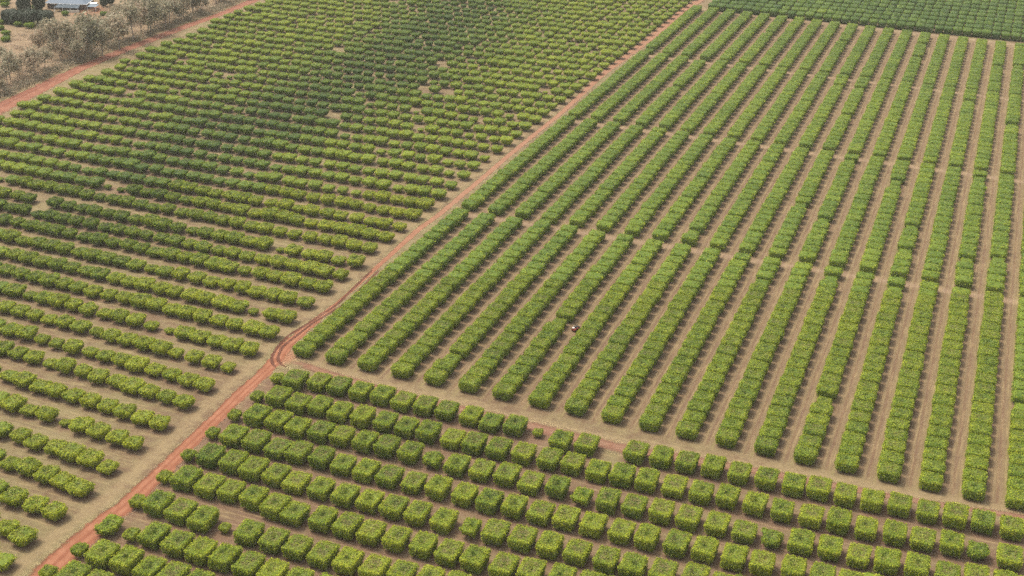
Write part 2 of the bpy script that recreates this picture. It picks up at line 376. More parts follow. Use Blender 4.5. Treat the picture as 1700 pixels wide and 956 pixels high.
# block B: clipped trees grown together into hedges, rows run north
B_TREES = []
B_X0 = -154.8
for i in range(26):
    cx = B_X0 + 9 * i + 2.05
    sh = 4.2 * (cx + 155) / 165
    lag = fnoise(i * 7.7, 1, 1) * .8
    n_in = 0
    for seg, (a, b) in enumerate(((268.0, 377.4 + sh), (381.0 + sh, 488.6 + sh), (492.2 + sh, 600.8 + sh), (604.4 + sh * .6, 708.4 - sh))):
        if seg: a += lag
        b += lag * (seg < 3)
        m = max(1, round((b - a) / 5.35)); st = (b - a) / m
        for j in range(m):
            y = a + (j + .5) * st
            cx = B_X0 + 9 * i + 2.2 - 4.6 * (y - 268) / 440        # the hedges run a little west of north
            n_in += 1
            ok, d = in_frame(cx, y, 1.5, 330)
            if not ok: continue
            s = 1 + R2.gauss(0, .014); hz = 1 + R2.gauss(0, .03)
            u = R2.random()
            if u < .012: s = R2.uniform(.72, .85); hz = R2.uniform(.6, .8)
            for gx, gy in BGAP:
                if abs(cx - gx) < 4.5 and abs(y - gy) < 2.8: s = .72; hz = .68
            tone = .47 + .05 * fnoise(cx, y, .025, 5) + .035 * R2.gauss(0, 1) + .035 * (cx + 155) / 165 - .05 * max(0, (y - 400) / 300)
            B_TREES.append((cx + R2.gauss(0, .09), y, s, hz, tone, i + 1, n_in, d, st))
    if i == 3: B_TREES.append((B_X0 + 28.0, 378.6, .8, .9, .45, 4, 21, in_frame(cx, 378, 1)[1], 4.4))

# block D: small clipped blocks beyond the far cross track
D_TREES = []
for k in range(12):
    x = -150.6
    while x < 60:
        y = 713.2 + .050 * (x + 153) + 10.0 * k
        ok, d = in_frame(x, y, 1.5, 250)
        if ok and (R2.random() > .006 or k == 0):
            D_TREES.append((x + R2.gauss(0, .12), y + R2.gauss(0, .15), 1 + R2.gauss(0, .04), .36 + .05 * R2.gauss(0, 1) + .06 * fnoise(x, y, .02, 9)))
        x += 4.62

# ------------------------------------------------------------------ ground
def axis(lo, hi, step, far):
    c = np.arange(lo, hi + step, step)
    out = [lo - d for d in (3000, 1500, 700, 300, 120, 40)]
    return np.r_[out, c, [hi + d for d in (40, 120, 300, 700, 1500, 3000)]]
gx, gy = axis(-520, 85, 1.5, 0), axis(110, 840, 1.5, 0)
GX, GY = np.meshgrid(gx, gy, indexing='ij')
nx, ny = GX.shape
def soft(v, a, b, w=2.0):
    return np.clip((v - a) / w + .5, 0, 1) * np.clip((b - v) / w + .5, 0, 1)
litter_shade = np.zeros_like(GX); 
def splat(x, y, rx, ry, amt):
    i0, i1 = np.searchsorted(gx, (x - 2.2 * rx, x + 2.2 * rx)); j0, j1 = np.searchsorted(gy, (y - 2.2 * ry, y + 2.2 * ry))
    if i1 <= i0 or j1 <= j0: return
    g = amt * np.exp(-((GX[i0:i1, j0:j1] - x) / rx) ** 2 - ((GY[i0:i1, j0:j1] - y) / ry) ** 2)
    litter_shade[i0:i1, j0:j1] = np.maximum(litter_shade[i0:i1, j0:j1], g)
for t in A_TREES: splat(t[0] + .4, t[1] - .2, 3.0, 3.2, .95)  # leaf litter shifted east, with the trees' shade put into its colour
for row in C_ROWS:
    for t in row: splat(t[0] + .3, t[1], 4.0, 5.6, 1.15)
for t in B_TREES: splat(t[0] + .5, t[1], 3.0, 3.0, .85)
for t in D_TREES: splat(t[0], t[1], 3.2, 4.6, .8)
wB = soft(GX + 4.6 * (GY - 268) / 440, B_X0 - .5, 82, 2) * soft(GY, 268, 709, 4)
west = np.interp(GY, [p[1] for p in WEST_L], [p[0] for p in WEST_L])
wW = np.clip((west - GX) / 4, 0, 1)
brk = np.zeros_like(GX)
for y0, k in ((378.7, 1), (490, 1), (602.5, .6)):
    c = y0 + 4.2 * k * (GX + 155) / 165
    brk = np.maximum(brk, np.exp(-((GY - c) / 2.0) ** 2))
brk = np.maximum(brk, np.exp(-((GY - 711.5) / 3) ** 2) * 1.0) * soft(GX, B_X0 - 4, 82, 3)
# dry pale headland along the road's west side and round the cross track
rl = np.interp(GY, [p[1] for p in ROAD_L], [p[0] for p in ROAD_L]); rr = np.interp(GY, [p[1] for p in ROAD_R], [p[0] for p in ROAD_R])
pale = np.clip(1 - np.abs(GX - (rl - 2.6)) / 4.0, 0, 1) * .95
pale = np.maximum(pale, np.clip(1 - np.abs(GX - (rr + 1.5)) / 3.0, 0, 1) * .4 * (GY < 262))
tm = np.interp(GX, [p[0] for p in TRACK_T], [.5 * (p[1] + q[1]) for p, q in zip(TRACK_T, TRACK_B)])
pale = np.maximum(pale, np.clip(1 - np.abs(GY - tm - 2.0) / 7.0, 0, 1) * .9 * (GX > -156) )
wr = np.interp(GY, [p[1] for p in WEST_R], [p[0] for p in WEST_R])
pale = np.maximum(pale, np.clip(1 - np.abs(GX - wr - 3) / 4.5, 0, 1) * .7)
redm = np.exp(-(((GX + 428) / 9) ** 2 + ((GY - 556) / 12) ** 2)) * wW
redm = np.maximum(redm, .75 * np.exp(-(((GX + 156.0) / 3.2) ** 2 + ((GY - 267.5) / 6.5) ** 2)))      # bare turning corner at the junction
relief = vnoise(np.c_[GX.ravel() * .02, GY.ravel() * .02, np.zeros(GX.size)], 2).reshape(GX.shape) * 0.0
V = np.c_[GX.ravel(), GY.ravel(), relief.ravel()]
I = np.arange(nx * ny).reshape(nx, ny)
Qg = np.stack([I[:-1, :-1], I[1:, :-1], I[1:, 1:], I[:-1, 1:]], -1).reshape(-1, 4)

mg, nt, b = new_mat("orchard_soil"); n = N(nt)
P = n.pos(); sx = n.sep(P)
big, mid, fine = n.noise(P, .035, 5), n.noise(P, .33, 5, .65), n.noise(P, 2.6, 5, .7)
soil = n.mix(n.step(n.math('ADD', n.math('MULTIPLY', mid, .6), n.math('MULTIPLY', big, .4)), .36, .64), (.170, .100, .054), (.225, .150, .078))
grass = n.mix(n.step(mid, .35, .65), (.225, .192, .074), (.270, .212, .098))
c = n.mix(n.step(n.math('ADD', n.math('MULTIPLY', big, .5), n.math('MULTIPLY', mid, .5)), .40, .60), soil, grass)
# block B lanes: dry grass along the hedges' west foot, wheel tracks between
uB = n.math('MULTIPLY', n.math('FRACT', n.math('DIVIDE', n.math('ADD', n.math('ADD', sx[0], 154.8 + 900 + .0 - 2.8), n.math('MULTIPLY', sx[1], 4.6 / 440)), 9.0)), 9.0)
uBn = n.math('ADD', uB, n.math('MULTIPLY', n.math('SUBTRACT', mid, .5), 1.0))
laneB = n.mix(n.step(mid, .35, .65), (.188, .110, .060), (.245, .154, .080))
tr1 = n.math('SUBTRACT', 1.0, n.step(n.math('ABSOLUTE', n.math('SUBTRACT', uBn, 6.35)), .15, .55))
tr2 = n.math('SUBTRACT', 1.0, n.step(n.math('ABSOLUTE', n.math('SUBTRACT', uBn, 7.75)), .15, .55))
laneB = n.mix(n.math('MULTIPLY', n.math('MAXIMUM', tr1, tr2), .6), laneB, (.290, .200, .100))
laneB = n.mix(n.math('MULTIPLY', n.math('SUBTRACT', 1.0, n.step(n.math('ABSOLUTE', n.math('SUBTRACT', uBn, 7.05)), .1, .5)), .35), laneB, (.215, .098, .058))
laneB = n.mix(n.math('MULTIPLY', n.step(uBn, 7.9, 8.6), .8), laneB, (.300, .235, .085))
c = n.mix(n.math('MULTIPLY', n.attr("w_hedge").outputs["Fac"], .9), c, laneB)
pl = n.math('ADD', n.attr("w_pale").outputs["Fac"], n.math('MULTIPLY', n.math('SUBTRACT', mid, .5), 1.1))
c = n.mix(n.math('MULTIPLY', n.step(pl, .3, .85), .75), c, n.mix(fine, (.270, .185, .090), (.380, .270, .140)))
lt = n.math('ADD', n.attr("w_litter_shade").outputs["Fac"], n.math('MULTIPLY', n.math('SUBTRACT', mid, .5), .9))
c = n.mix(n.math('MULTIPLY', n.step(lt, .25, .85), .8), c, n.mix(n.step(fine, .35, .65), (.150, .064, .042), (.215, .108, .072)))  # purple-brown litter, tree shade painted in with it
bk = n.math('ADD', n.attr("w_break").outputs["Fac"], n.math('MULTIPLY', n.math('SUBTRACT', mid, .5), .5))
c = n.mix(n.math('MULTIPLY', n.step(bk, .3, .9), .6), c, (.36, .235, .150))
wood = n.ramp(n.math('ADD', n.math('MULTIPLY', mid, .6), n.math('MULTIPLY', big, .4)), [(.34, (.17, .115, .075)), (.48, (.27, .185, .105)), (.58, (.31, .205, .125)), (.70, (.32, .185, .115))])
c = n.mix(n.attr("w_wood").outputs["Fac"], c, wood)
c = n.mix(n.step(n.attr("w_red").outputs["Fac"], .2, .8), c, (.40, .160, .090))
c = n.mix(n.math('MULTIPLY', n.math('SUBTRACT', fine, .38), .9, clamp=True), c, n.mix(n.noise(P, 6.0, 3), (.10, .066, .038), (.42, .33, .20)))
c = n.mix(.45, c, (0.03, .02, .006))
stA = n.noise(n.scalevec(P, (.10, 1.3, 1)), 1.0, 4, .65)      # mower streaks along the rows, east-west and north-south
stB = n.noise(n.scalevec(P, (1.6, .09, 1)), 1.0, 4, .65)
wh = n.attr("w_hedge").outputs["Fac"]
st = n.math('ADD', n.math('MULTIPLY', stB, wh), n.math('MULTIPLY', stA, n.math('SUBTRACT', 1.0, wh)))
st_k = n.math('SUBTRACT', 1.0, n.math('MULTIPLY', n.attr('w_pale').outputs['Fac'], .9), clamp=True)
mot = n.noise(P, .9, 5, .7)
st = n.math('ADD', n.math('MULTIPLY', st, st_k), n.math('MULTIPLY', mot, n.math('SUBTRACT', 1.0, st_k)))
c = n.mix(n.math('MULTIPLY', n.step(st, .50, .68), .38), c, (.300, .215, .105))
c = n.mix(n.math('MULTIPLY', n.step(st, .50, .34), .32), c, (.110, .064, .046))
nt.links.new(c, b.inputs["Base Color"]); b.inputs["Roughness"].default_value = .95
bp_ = nt.nodes.new("ShaderNodeBump"); bp_.inputs["Distance"].default_value = .25; bp_.inputs["Strength"].default_value = .5
nt.links.new(n.noise(P, 1.4, 6, .7), bp_.inputs["Height"]); nt.links.new(bp_.outputs[0], b.inputs["Normal"])
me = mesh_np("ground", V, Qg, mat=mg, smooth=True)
for nm, a in (("w_hedge", wB), ("w_wood", wW), ("w_break", brk), ("w_pale", pale), ("w_litter_shade", litter_shade), ("w_red", redm)):
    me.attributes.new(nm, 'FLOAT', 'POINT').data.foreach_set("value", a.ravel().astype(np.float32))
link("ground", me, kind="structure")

# roads: ragged strips of red earth
def resample(pts, step):
    p = np.array(pts, float); s = np.r_[0, np.cumsum(np.linalg.norm(np.diff(p, axis=0), axis=1))]
    t = np.linspace(0, s[-1], max(2, int(s[-1] / step)))
    return np.c_[np.interp(t, s, p[:, 0]), np.interp(t, s, p[:, 1])]
def smooth_line(p, k=5):
    for _ in range(k): p[1:-1] = (p[:-2] + 2 * p[1:-1] + p[2:]) / 4
    return p
def strip(name, Lp, Rp, z, mat, cols=10, widen=1.0, kind="structure", n_=None):
    m = n_ or int(np.linalg.norm(np.diff(np.array(Lp), axis=0), axis=1).sum() / 1.5)
    def rs(pts):
        p = np.array(pts, float); s = np.r_[0, np.cumsum(np.linalg.norm(np.diff(p, axis=0), axis=1))]
        t = np.linspace(0, s[-1], m); return smooth_line(np.c_[np.interp(t, s, p[:, 0]), np.interp(t, s, p[:, 1])])
    A, B_ = rs(Lp), rs(Rp)
    c = (A + B_) / 2; A = c + (A - c) * widen; B_ = c + (B_ - c) * widen
    t = np.linspace(0, 1, cols + 1)
    X = A[:, None, :] * (1 - t)[None, :, None] + B_[:, None, :] * t[None, :, None]
    V = np.dstack([X, np.full(X.shape[:2], z)]).reshape(-1, 3)
    I = np.arange(m * (cols + 1)).reshape(m, cols + 1)
    Q = np.stack([I[:-1, :-1], I[:-1, 1:], I[1:, 1:], I[1:, :-1]], -1).reshape(-1, 4)
    me = mesh_np(name, V, Q, mat=mat, smooth=True)
    e = np.abs(2 * np.tile(t, m) - 1); me.attributes.new("across", 'FLOAT', 'POINT').data.foreach_set("value", np.tile(t, m).astype(np.float32))
    fade = np.repeat(np.clip(np.minimum(np.arange(m), np.arange(m)[::-1]) / 6, 0, 1), cols + 1)
    me.attributes.new("cover", 'FLOAT', 'POINT').data.foreach_set("value", ((1 - e) * fade).astype(np.float32))
    return link(name, me, kind=kind)
def road_mat(name, c1, c2, rut, ruts, alpha=1.0, dusty=0.0, lo=.12, hi=.42, sand=(.24, .15, .09)):
    m, nt, b = new_mat(name); n = N(nt); P = n.pos()
    mid, fine = n.noise(P, .28, 5, .65), n.noise(P, 1.8, 4, .7)
    c = n.mix(n.step(mid, .35, .65), c1, c2)
    c = n.mix(n.math('MULTIPLY', n.step(n.noise(P, .11, 5, .7), .56, .76), .4), c, sand)
    ac = n.math('ADD', n.attr("across").outputs["Fac"], n.math('MULTIPLY', n.math('SUBTRACT', n.noise(P, .16, 3), .5), .12))
    edge = n.math('MULTIPLY', n.step(n.noise(P, .20, 4, .65), .48, .62), n.math('MULTIPLY', n.math('SUBTRACT', 1.0, n.step(ac, .12, .34)), n.math('SUBTRACT', 1.0, n.step(n.sep(P)[1], 290.0, 330.0))))
    c = n.mix(n.math('MULTIPLY', edge, .75), c, tuple(v * .62 for v in c1))        # washed-out red banks on the west edge
    for r_ in ruts:
        w = n.math('SUBTRACT', 1.0, n.step(n.math('ABSOLUTE', n.math('SUBTRACT', ac, r_)), .02, .09))
        c = n.mix(n.math('MULTIPLY', w, .65), c, rut)
    c = n.mix(n.math('MULTIPLY', n.step(n.sep(P)[1], 290.0, 400.0), dusty), c, sand)      # paler and dustier beyond the junction
    c = n.mix(n.math('MULTIPLY', n.math('SUBTRACT', fine, .45), .7, clamp=True), c, tuple(v * .6 for v in c1))
    nt.links.new(c, b.inputs["Base Color"]); b.inputs["Roughness"].default_value = .95
    cv = n.math('ADD', n.attr("cover").outputs["Fac"], n.math('MULTIPLY', n.math('SUBTRACT', n.noise(P, .30, 6, .72), .5), 1.15))
    al = n.math('MULTIPLY', n.step(cv, lo, hi), alpha)
    tp = nt.nodes.new("ShaderNodeBsdfTransparent"); mx = nt.nodes.new("ShaderNodeMixShader")
    nt.links.new(al, mx.inputs[0]); nt.links.new(tp.outputs[0], mx.inputs[1]); nt.links.new(b.outputs[0], mx.inputs[2])
    nt.links.new(mx.outputs[0], nt.nodes["Material Output"].inputs[0])
    return m
M_ROAD = road_mat("red_earth", (.195, .074, .036), (.245, .102, .054), (.155, .048, .022), (.16, .46, .74), dusty=.42)
M_TRACK = road_mat("track_earth", (.200, .092, .055), (.235, .132, .082), (.16, .068, .04), (.3, .7), alpha=.75, lo=.2, hi=.7, sand=(.22,.15,.09))
M_RUT = road_mat("rut_earth", (.080, .027, .014), (.100, .036, .020), (.08, .027, .014), (), alpha=.95, lo=.15, hi=.6)
M_WROAD = road_mat("west_red_earth", (.170, .064, .036), (.215, .088, .05), (.13, .042, .024), (.22, .40), lo=.1, hi=.35)
strip("dirt_road", ROAD_L, ROAD_R, .008, M_ROAD, widen=1.12)
strip("cross_track", TRACK_T, TRACK_B, .004, M_TRACK, widen=1.25)
strip("west_dirt_road", WEST_L, WEST_R, .008, M_WROAD, widen=1.1)
for rt in RUTS:
    p = resample(rt, 1.0); d = np.gradient(p, axis=0); d /= np.linalg.norm(d, axis=1)[:, None]; nn = np.c_[-d[:, 1], d[:, 0]] * .55
    strip("wheel_rut", p + nn, p - nn, .013, M_RUT, cols=4, n_=len(p) * 2)

# ------------------------------------------------------------------ block C: boxy clipped trees, each a thing with trunk and crown
rg = np.random.default_rng(21)
def crown_mesh(name, mat, **k):
    X, Q, C = crown(np.random.default_rng(k['seed'] * 13 + 5), **k)
    return mesh_np(name, X, Q, C, mat)
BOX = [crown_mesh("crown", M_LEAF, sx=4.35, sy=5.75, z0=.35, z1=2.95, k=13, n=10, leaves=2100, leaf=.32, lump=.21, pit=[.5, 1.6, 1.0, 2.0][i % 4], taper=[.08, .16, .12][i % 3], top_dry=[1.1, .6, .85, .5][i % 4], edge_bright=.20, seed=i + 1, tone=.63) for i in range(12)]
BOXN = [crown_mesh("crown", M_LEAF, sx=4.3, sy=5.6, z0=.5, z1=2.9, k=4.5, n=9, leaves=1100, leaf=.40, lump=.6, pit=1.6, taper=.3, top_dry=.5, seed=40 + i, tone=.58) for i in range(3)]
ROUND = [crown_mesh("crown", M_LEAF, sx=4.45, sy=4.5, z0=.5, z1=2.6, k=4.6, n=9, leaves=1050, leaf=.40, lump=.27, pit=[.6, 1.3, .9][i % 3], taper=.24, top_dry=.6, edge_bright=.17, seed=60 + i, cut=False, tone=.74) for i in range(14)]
TRUNK = [trunk_mesh(rg, .75 + .05 * i) for i in range(4)]

def tree(name, loc, rz, scale, crown_me, label, cat, group, tone, trunk=None):
    t = empty(name, loc, label, cat, group, rz); t.scale = scale
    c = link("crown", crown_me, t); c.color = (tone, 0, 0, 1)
    link("trunk", trunk or R2.choice(TRUNK), t)
    return t

ROWN = ["front row beside the cross track"] + [f"{nth(k)} row below the cross track" for k in range(2, 12)]
nC = 0
for r, row in enumerate(C_ROWS):
    for i, t in enumerate(row):
        x, y = t[0], t[1]; fl = t[2] if len(t) > 2 else ''
        if fl in ('', 'm'): y = y + (.4 if fl == '' else 0)
        flip = R2.choice((0, math.pi))
        j = lambda s=.03: 1 + R2.gauss(0, s)
        tone = .5 + .06 * R2.gauss(0, 1) + .05 * fnoise(x, y, .03, 4) + .0006 * (250 - y)
        who = f"{nth(i + 1)} from the red road"
        if fl == 's': me_, sc, lab = R2.choice(ROUND), (.62, .72, .82), f"small round tree at the road end of the {ROWN[r]}"; tone -= .07
        elif fl == 'p': me_, sc, lab = R2.choice(ROUND), (.5, .55, .6), f"leafy gap sapling, {who} in the {ROWN[r]}"
        elif fl == 'm': me_, sc, lab = R2.choice(BOXN), (1, .95, .8), "lone hollow-topped tree at the road edge, apart from its row"
        elif fl in 'nh' and fl: me_, sc, lab = R2.choice(BOXN), (.85 if fl == 'h' else .95, .85, .92), f"notched tree, {who} in the {ROWN[r]}"
        else:
            me_ = R2.choice(BOX); sc = (j(), j(), j(.06))
            if i == 1: sc = (1.06, 1.02, 1.05); tone -= .1
            lab = f"boxy clipped tree, {who} in the {ROWN[r]}"
        tree("boxy_tree", (x, y, 0), flip + R2.gauss(0, .02), sc, me_, lab, "tree", "boxy clipped trees below the cross track", tone)
        nC += 1

# ------------------------------------------------------------------ blocks A and B: the 300 that show largest as things, the rest as one mass each
def merged(name, items, variants, mat, label, cat, group):
    """one mesh of many small far trees: ITEMS (x, y, rz, (sx, sy, sz), tone)"""
    Vs, Qs, Cs, o = [], [], [], 0
    for (x, y, rz, s, tone) in items:
        X, Q, C = variants[R2.randrange(len(variants))]
        ca, sa = math.cos(rz), math.sin(rz)
        Y = X * np.array(s); Y = np.c_[Y[:, 0] * ca - Y[:, 1] * sa + x, Y[:, 0] * sa + Y[:, 1] * ca + y, Y[:, 2]]
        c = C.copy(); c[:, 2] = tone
        Vs.append(Y); Qs.append(Q + o); Cs.append(c); o += len(X)
    ob = link(name, mesh_np(name, np.vstack(Vs), np.vstack(Qs), np.vstack(Cs), mat), kind="stuff", label=label, category=cat)
    ob.color = (.5, 0, 0, 1)
    return ob
def with_stem(v, top, r=.13):
    X, Q, C = v; S, SQ = tube([(0, 0, -.03), (0, 0, top)], [r, r * .8], 5)
    c = np.tile([.05, .9, .5], (len(S), 1))
    return np.vstack([X, S]), np.vstack([Q, SQ + len(X)]), np.vstack([C, c])

A_TREES.sort(key=lambda t: t[6] + (0 if in_frame(t[0], t[1], 1.5, -4)[0] else 900))
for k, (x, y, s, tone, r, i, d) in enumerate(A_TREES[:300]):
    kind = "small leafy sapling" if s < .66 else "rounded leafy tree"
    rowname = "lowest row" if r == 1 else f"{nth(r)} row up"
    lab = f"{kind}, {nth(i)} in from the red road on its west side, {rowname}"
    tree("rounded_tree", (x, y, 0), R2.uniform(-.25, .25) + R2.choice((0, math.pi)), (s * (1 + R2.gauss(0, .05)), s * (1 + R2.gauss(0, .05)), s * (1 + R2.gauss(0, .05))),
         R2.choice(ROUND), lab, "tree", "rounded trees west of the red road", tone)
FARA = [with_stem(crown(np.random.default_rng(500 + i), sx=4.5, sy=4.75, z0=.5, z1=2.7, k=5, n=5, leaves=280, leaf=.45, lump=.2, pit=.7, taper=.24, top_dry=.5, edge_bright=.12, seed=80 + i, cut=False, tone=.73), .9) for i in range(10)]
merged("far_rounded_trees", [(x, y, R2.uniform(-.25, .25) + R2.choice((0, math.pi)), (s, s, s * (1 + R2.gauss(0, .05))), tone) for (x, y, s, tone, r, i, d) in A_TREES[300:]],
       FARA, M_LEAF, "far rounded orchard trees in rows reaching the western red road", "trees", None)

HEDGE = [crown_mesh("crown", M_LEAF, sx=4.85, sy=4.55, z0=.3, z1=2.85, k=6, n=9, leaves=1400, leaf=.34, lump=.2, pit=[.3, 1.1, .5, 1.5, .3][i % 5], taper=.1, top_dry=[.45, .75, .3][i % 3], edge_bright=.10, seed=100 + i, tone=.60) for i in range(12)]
FARB = [crown(np.random.default_rng(700 + i), sx=4.95, sy=4.5, z0=.2, z1=2.85, k=7, n=5, leaves=230, leaf=.5, lump=.15, pit=.3, taper=.06, top_dry=.35, edge_bright=.10, seed=130 + i, tone=.59) for i in range(10)]
B_TREES.sort(key=lambda t: t[7] + (0 if in_frame(t[0], t[1], 1.5, -4)[0] else 900))
for k, (x, y, s, hz, tone, i, j, d, st) in enumerate(B_TREES[:300]):
    lab = f"clipped tree, {nth(j)} from the cross track, {nth(i)} hedge east of the red road"
    tree("hedge_tree", (x, y, 0), R2.choice((0, math.pi)) + R2.gauss(0, .012), (s, st / 5.35 * min(1, s + .1), hz), R2.choice(HEDGE), lab, "tree", "clipped hedge trees above the cross track", tone)
merged("far_hedge_trees", [(x, y, R2.choice((0, math.pi)), (s, st / 5.35, hz), tone) for (x, y, s, hz, tone, i, j, d, st) in B_TREES[300:]],
       FARB, M_LEAF, "far clipped trees grown together into long parallel hedges", "hedges", None)
FARD = [crown(np.random.default_rng(900 + i), sx=4.5, sy=7.0, z0=.2, z1=3.4, k=9, n=4, leaves=110, leaf=.6, lump=.15, pit=.2, taper=.1, top_dry=.3, edge_bright=.1, seed=150 + i, tone=.47) for i in range(8)]
merged("far_block_trees", [(x, y, R2.choice((0, math.pi)) + .05, (s, s, s), tone) for (x, y, s, tone) in D_TREES],
       FARD, M_LEAF, "dense dark block of clipped trees beyond the far ends of the hedges", "trees", None)

# the near block carries on below and beside the picture
more = []
_all = [(t[0], t[1]) for row in C_ROWS for t in row]
for k in range(13):
    yy = 256 - 10.1 * k
    for q in range(36):
        x = -146.2 + 5.58 * q; y = yy + max(0, x + 30) * .035
        ok, d = in_frame(x, y, 1.5, 8)
        if ok or min((x - p[0]) ** 2 + (y - p[1]) ** 2 for p in _all) < 16: continue
        more.append((x + R2.gauss(0, .1), y, R2.choice((0, math.pi)), (1 + R2.gauss(0, .03), 1 + R2.gauss(0, .03), 1 + R2.gauss(0, .05)), .5 + .06 * R2.gauss(0, 1)))
BOXS = [crown(np.random.default_rng(990 + i), sx=4.42, sy=6.4, z0=.35, z1=2.95, k=13, n=7, leaves=420, leaf=.5, lump=.2, pit=.8, taper=.1, top_dry=.6, seed=170 + i, tone=.62) for i in range(5)]
merged("outer_boxy_trees", more, BOXS, M_LEAF, "boxy clipped trees carrying the near rows on past the picture edge", "trees", None)

# ------------------------------------------------------------------ the dry wood by the western road
def gum_mesh(seed, h, dryness):
    rg = np.random.default_rng(seed); parts, tips = [], []
    lean = rg.normal(0, .05, 2)
    top = np.array([lean[0] * h, lean[1] * h, h * .72])
    parts.append(tube([(0, 0, -.1), (top[0] * .4, top[1] * .4, h * .3), tuple(top)], [h * .018, h * .014, h * .006], 6))
    for a in range(7):
        f = rg.uniform(.35, .95); o = top * f; o[2] = h * .72 * f
        an = rg.uniform(0, 6.28); L = h * rg.uniform(.14, .26)
        e = o + np.array([math.cos(an) * L, math.sin(an) * L, L * rg.uniform(.5, 1.2)])
        parts.append(tube([tuple(o), tuple((o + e) / 2 + rg.normal(0, .1, 3)), tuple(e)], [h * .007, h * .005, h * .002], 5))
        tips.append(e)
    tips.append(top + np.array([0, 0, h * .12]))
    tv, tq = join(parts)
    B = []
    for e in tips:
        m = int(rg.uniform(60, 120)); B.append(e + rg.normal(0, 1, (m, 3)) * np.array([h * .075, h * .075, h * .085]))
    B = np.vstack(B); B[:, 2] = np.clip(B[:, 2], h * .2, h * 1.02); m = len(B)
    a = rg.normal(0, 1, (m, 3)); a /= np.linalg.norm(a, axis=1)[:, None]
    t1 = np.cross(a, rg.normal(0, 1, (m, 3))); t1 /= np.linalg.norm(t1, axis=1)[:, None]; t2 = np.cross(a, t1)
    sz = rg.uniform(.28, .7, (m, 1))
    V4 = np.stack([B - t1 * sz, B + t2 * sz * .6, B + t1 * sz, B - t2 * sz * .6], 1).reshape(-1, 3)
    C = np.c_[np.clip(rg.normal(.62, .17, m), 0, 1), np.clip(rg.normal(dryness * .8, .2, m), 0, 1), np.full(m, .5)]
    return mesh_np("crown", V4, np.arange(m * 4).reshape(-1, 4), np.repeat(C, 4, 0), M_GUM), mesh_np("trunk", tv, tq, mat=M_GUMBARK, smooth=True)
_wr = random.Random(5)
WOOD = list(WOOD)
while len(WOOD) < 74:
    y = _wr.uniform(415, 625); e = float(np.interp(y, [p[1] for p in WEST_L], [p[0] for p in WEST_L]))
    x = e - 3 - abs(_wr.gauss(0, 17))
    if any(math.hypot(x - w[0], y - w[1]) < 3.2 for w in WOOD) or x < -408: continue
    WOOD.append((round(x, 1), round(y, 1), round(_wr.uniform(5.5, 11.5), 1)))
GUMS = [gum_mesh(300 + i, 12, [.05, .2, .55, .0][i % 4]) for i in range(8)]
wood_sorted = sorted(WOOD, key=lambda w: w[1] * .5 + w[0])
for k, (x, y, h) in enumerate(wood_sorted):
    cm, tm_ = GUMS[k % len(GUMS)]
    look = ("grey-green", "dry brownish", "half-bare", "olive")[k % 4]
    t = tree("bush_tree", (x, y, 0), R2.uniform(0, 6.28), (h / 12 * 1.2,) * 2 + (h / 12 * 1.22,), cm, f"{look} bush tree, {nth(k + 1)} along the western red road", "tree", "bush trees along the western road", .5 + R2.gauss(0, .06), tm_)

# undergrowth: low scrub that nobody could count
def scatter_clumps(pts, rg, per, spread, size, tone, dry):
    B, Cc = [], []
    for (x, y, hgt, dk) in pts:
        m = int(per * rg.uniform(.6, 1.3))
        p = rg.normal(0, 1, (m, 3)) * np.array([spread, spread, hgt * .35]) + np.array([x, y, hgt * .45]); p[:, 2] = np.abs(p[:, 2]) + .05
        B.append(p); Cc.append(np.c_[np.clip(rg.normal(tone - dk, .13, m), 0, 1), np.clip(rg.normal(dry - dk, .25, m), 0, 1), np.full(m, .5)])
    B = np.vstack(B); C = np.vstack(Cc); m = len(B)
    a = rg.normal(0, 1, (m, 3)); a[:, 2] += .6; a /= np.linalg.norm(a, axis=1)[:, None]
    t1 = np.cross(a, rg.normal(0, 1, (m, 3))); t1 /= np.linalg.norm(t1, axis=1)[:, None]; t2 = np.cross(a, t1)
    sz = size * rg.uniform(.5, 1.3, (m, 1))
    V4 = np.stack([B - t1 * sz, B + t2 * sz * .6, B + t1 * sz, B - t2 * sz * .6], 1).reshape(-1, 3)
    return V4, np.arange(m * 4).reshape(-1, 4), np.repeat(C, 4, 0)
rs = np.random.default_rng(77); pts = []
for _ in range(1900):
    y = rs.uniform(395, 640); edge = float(np.interp(y, [p[1] for p in WEST_L], [p[0] for p in WEST_L]))
    dd = abs(rs.normal(0, 1)) * 9 + 1.2 if rs.random() < .6 else rs.uniform(2, 55)
    if fnoise(edge - dd, y, .09, 8) < -.15 and dd > 6: continue
    pts.append((edge - dd, y, rs.uniform(.7, 2.4) if dd < 16 else rs.uniform(.4, 1.2), .25 * (dd < 7)))
for _ in range(450):
    y = rs.uniform(395, 640); edge = float(np.interp(y, [p[1] for p in WEST_L], [p[0] for p in WEST_L]))
    pts.append((edge - rs.uniform(3, 48), y, rs.uniform(.3, .8), -.2))
V4, Q4, C4 = scatter_clumps(pts, rs, 26, .95, .34, .58, .55)
link("undergrowth", mesh_np("undergrowth", V4, Q4, C4, M_GUM), kind="stuff", label="dry brown and purplish scrub under the bush trees by the western road", category="undergrowth").color = (.5, 0, 0, 1)

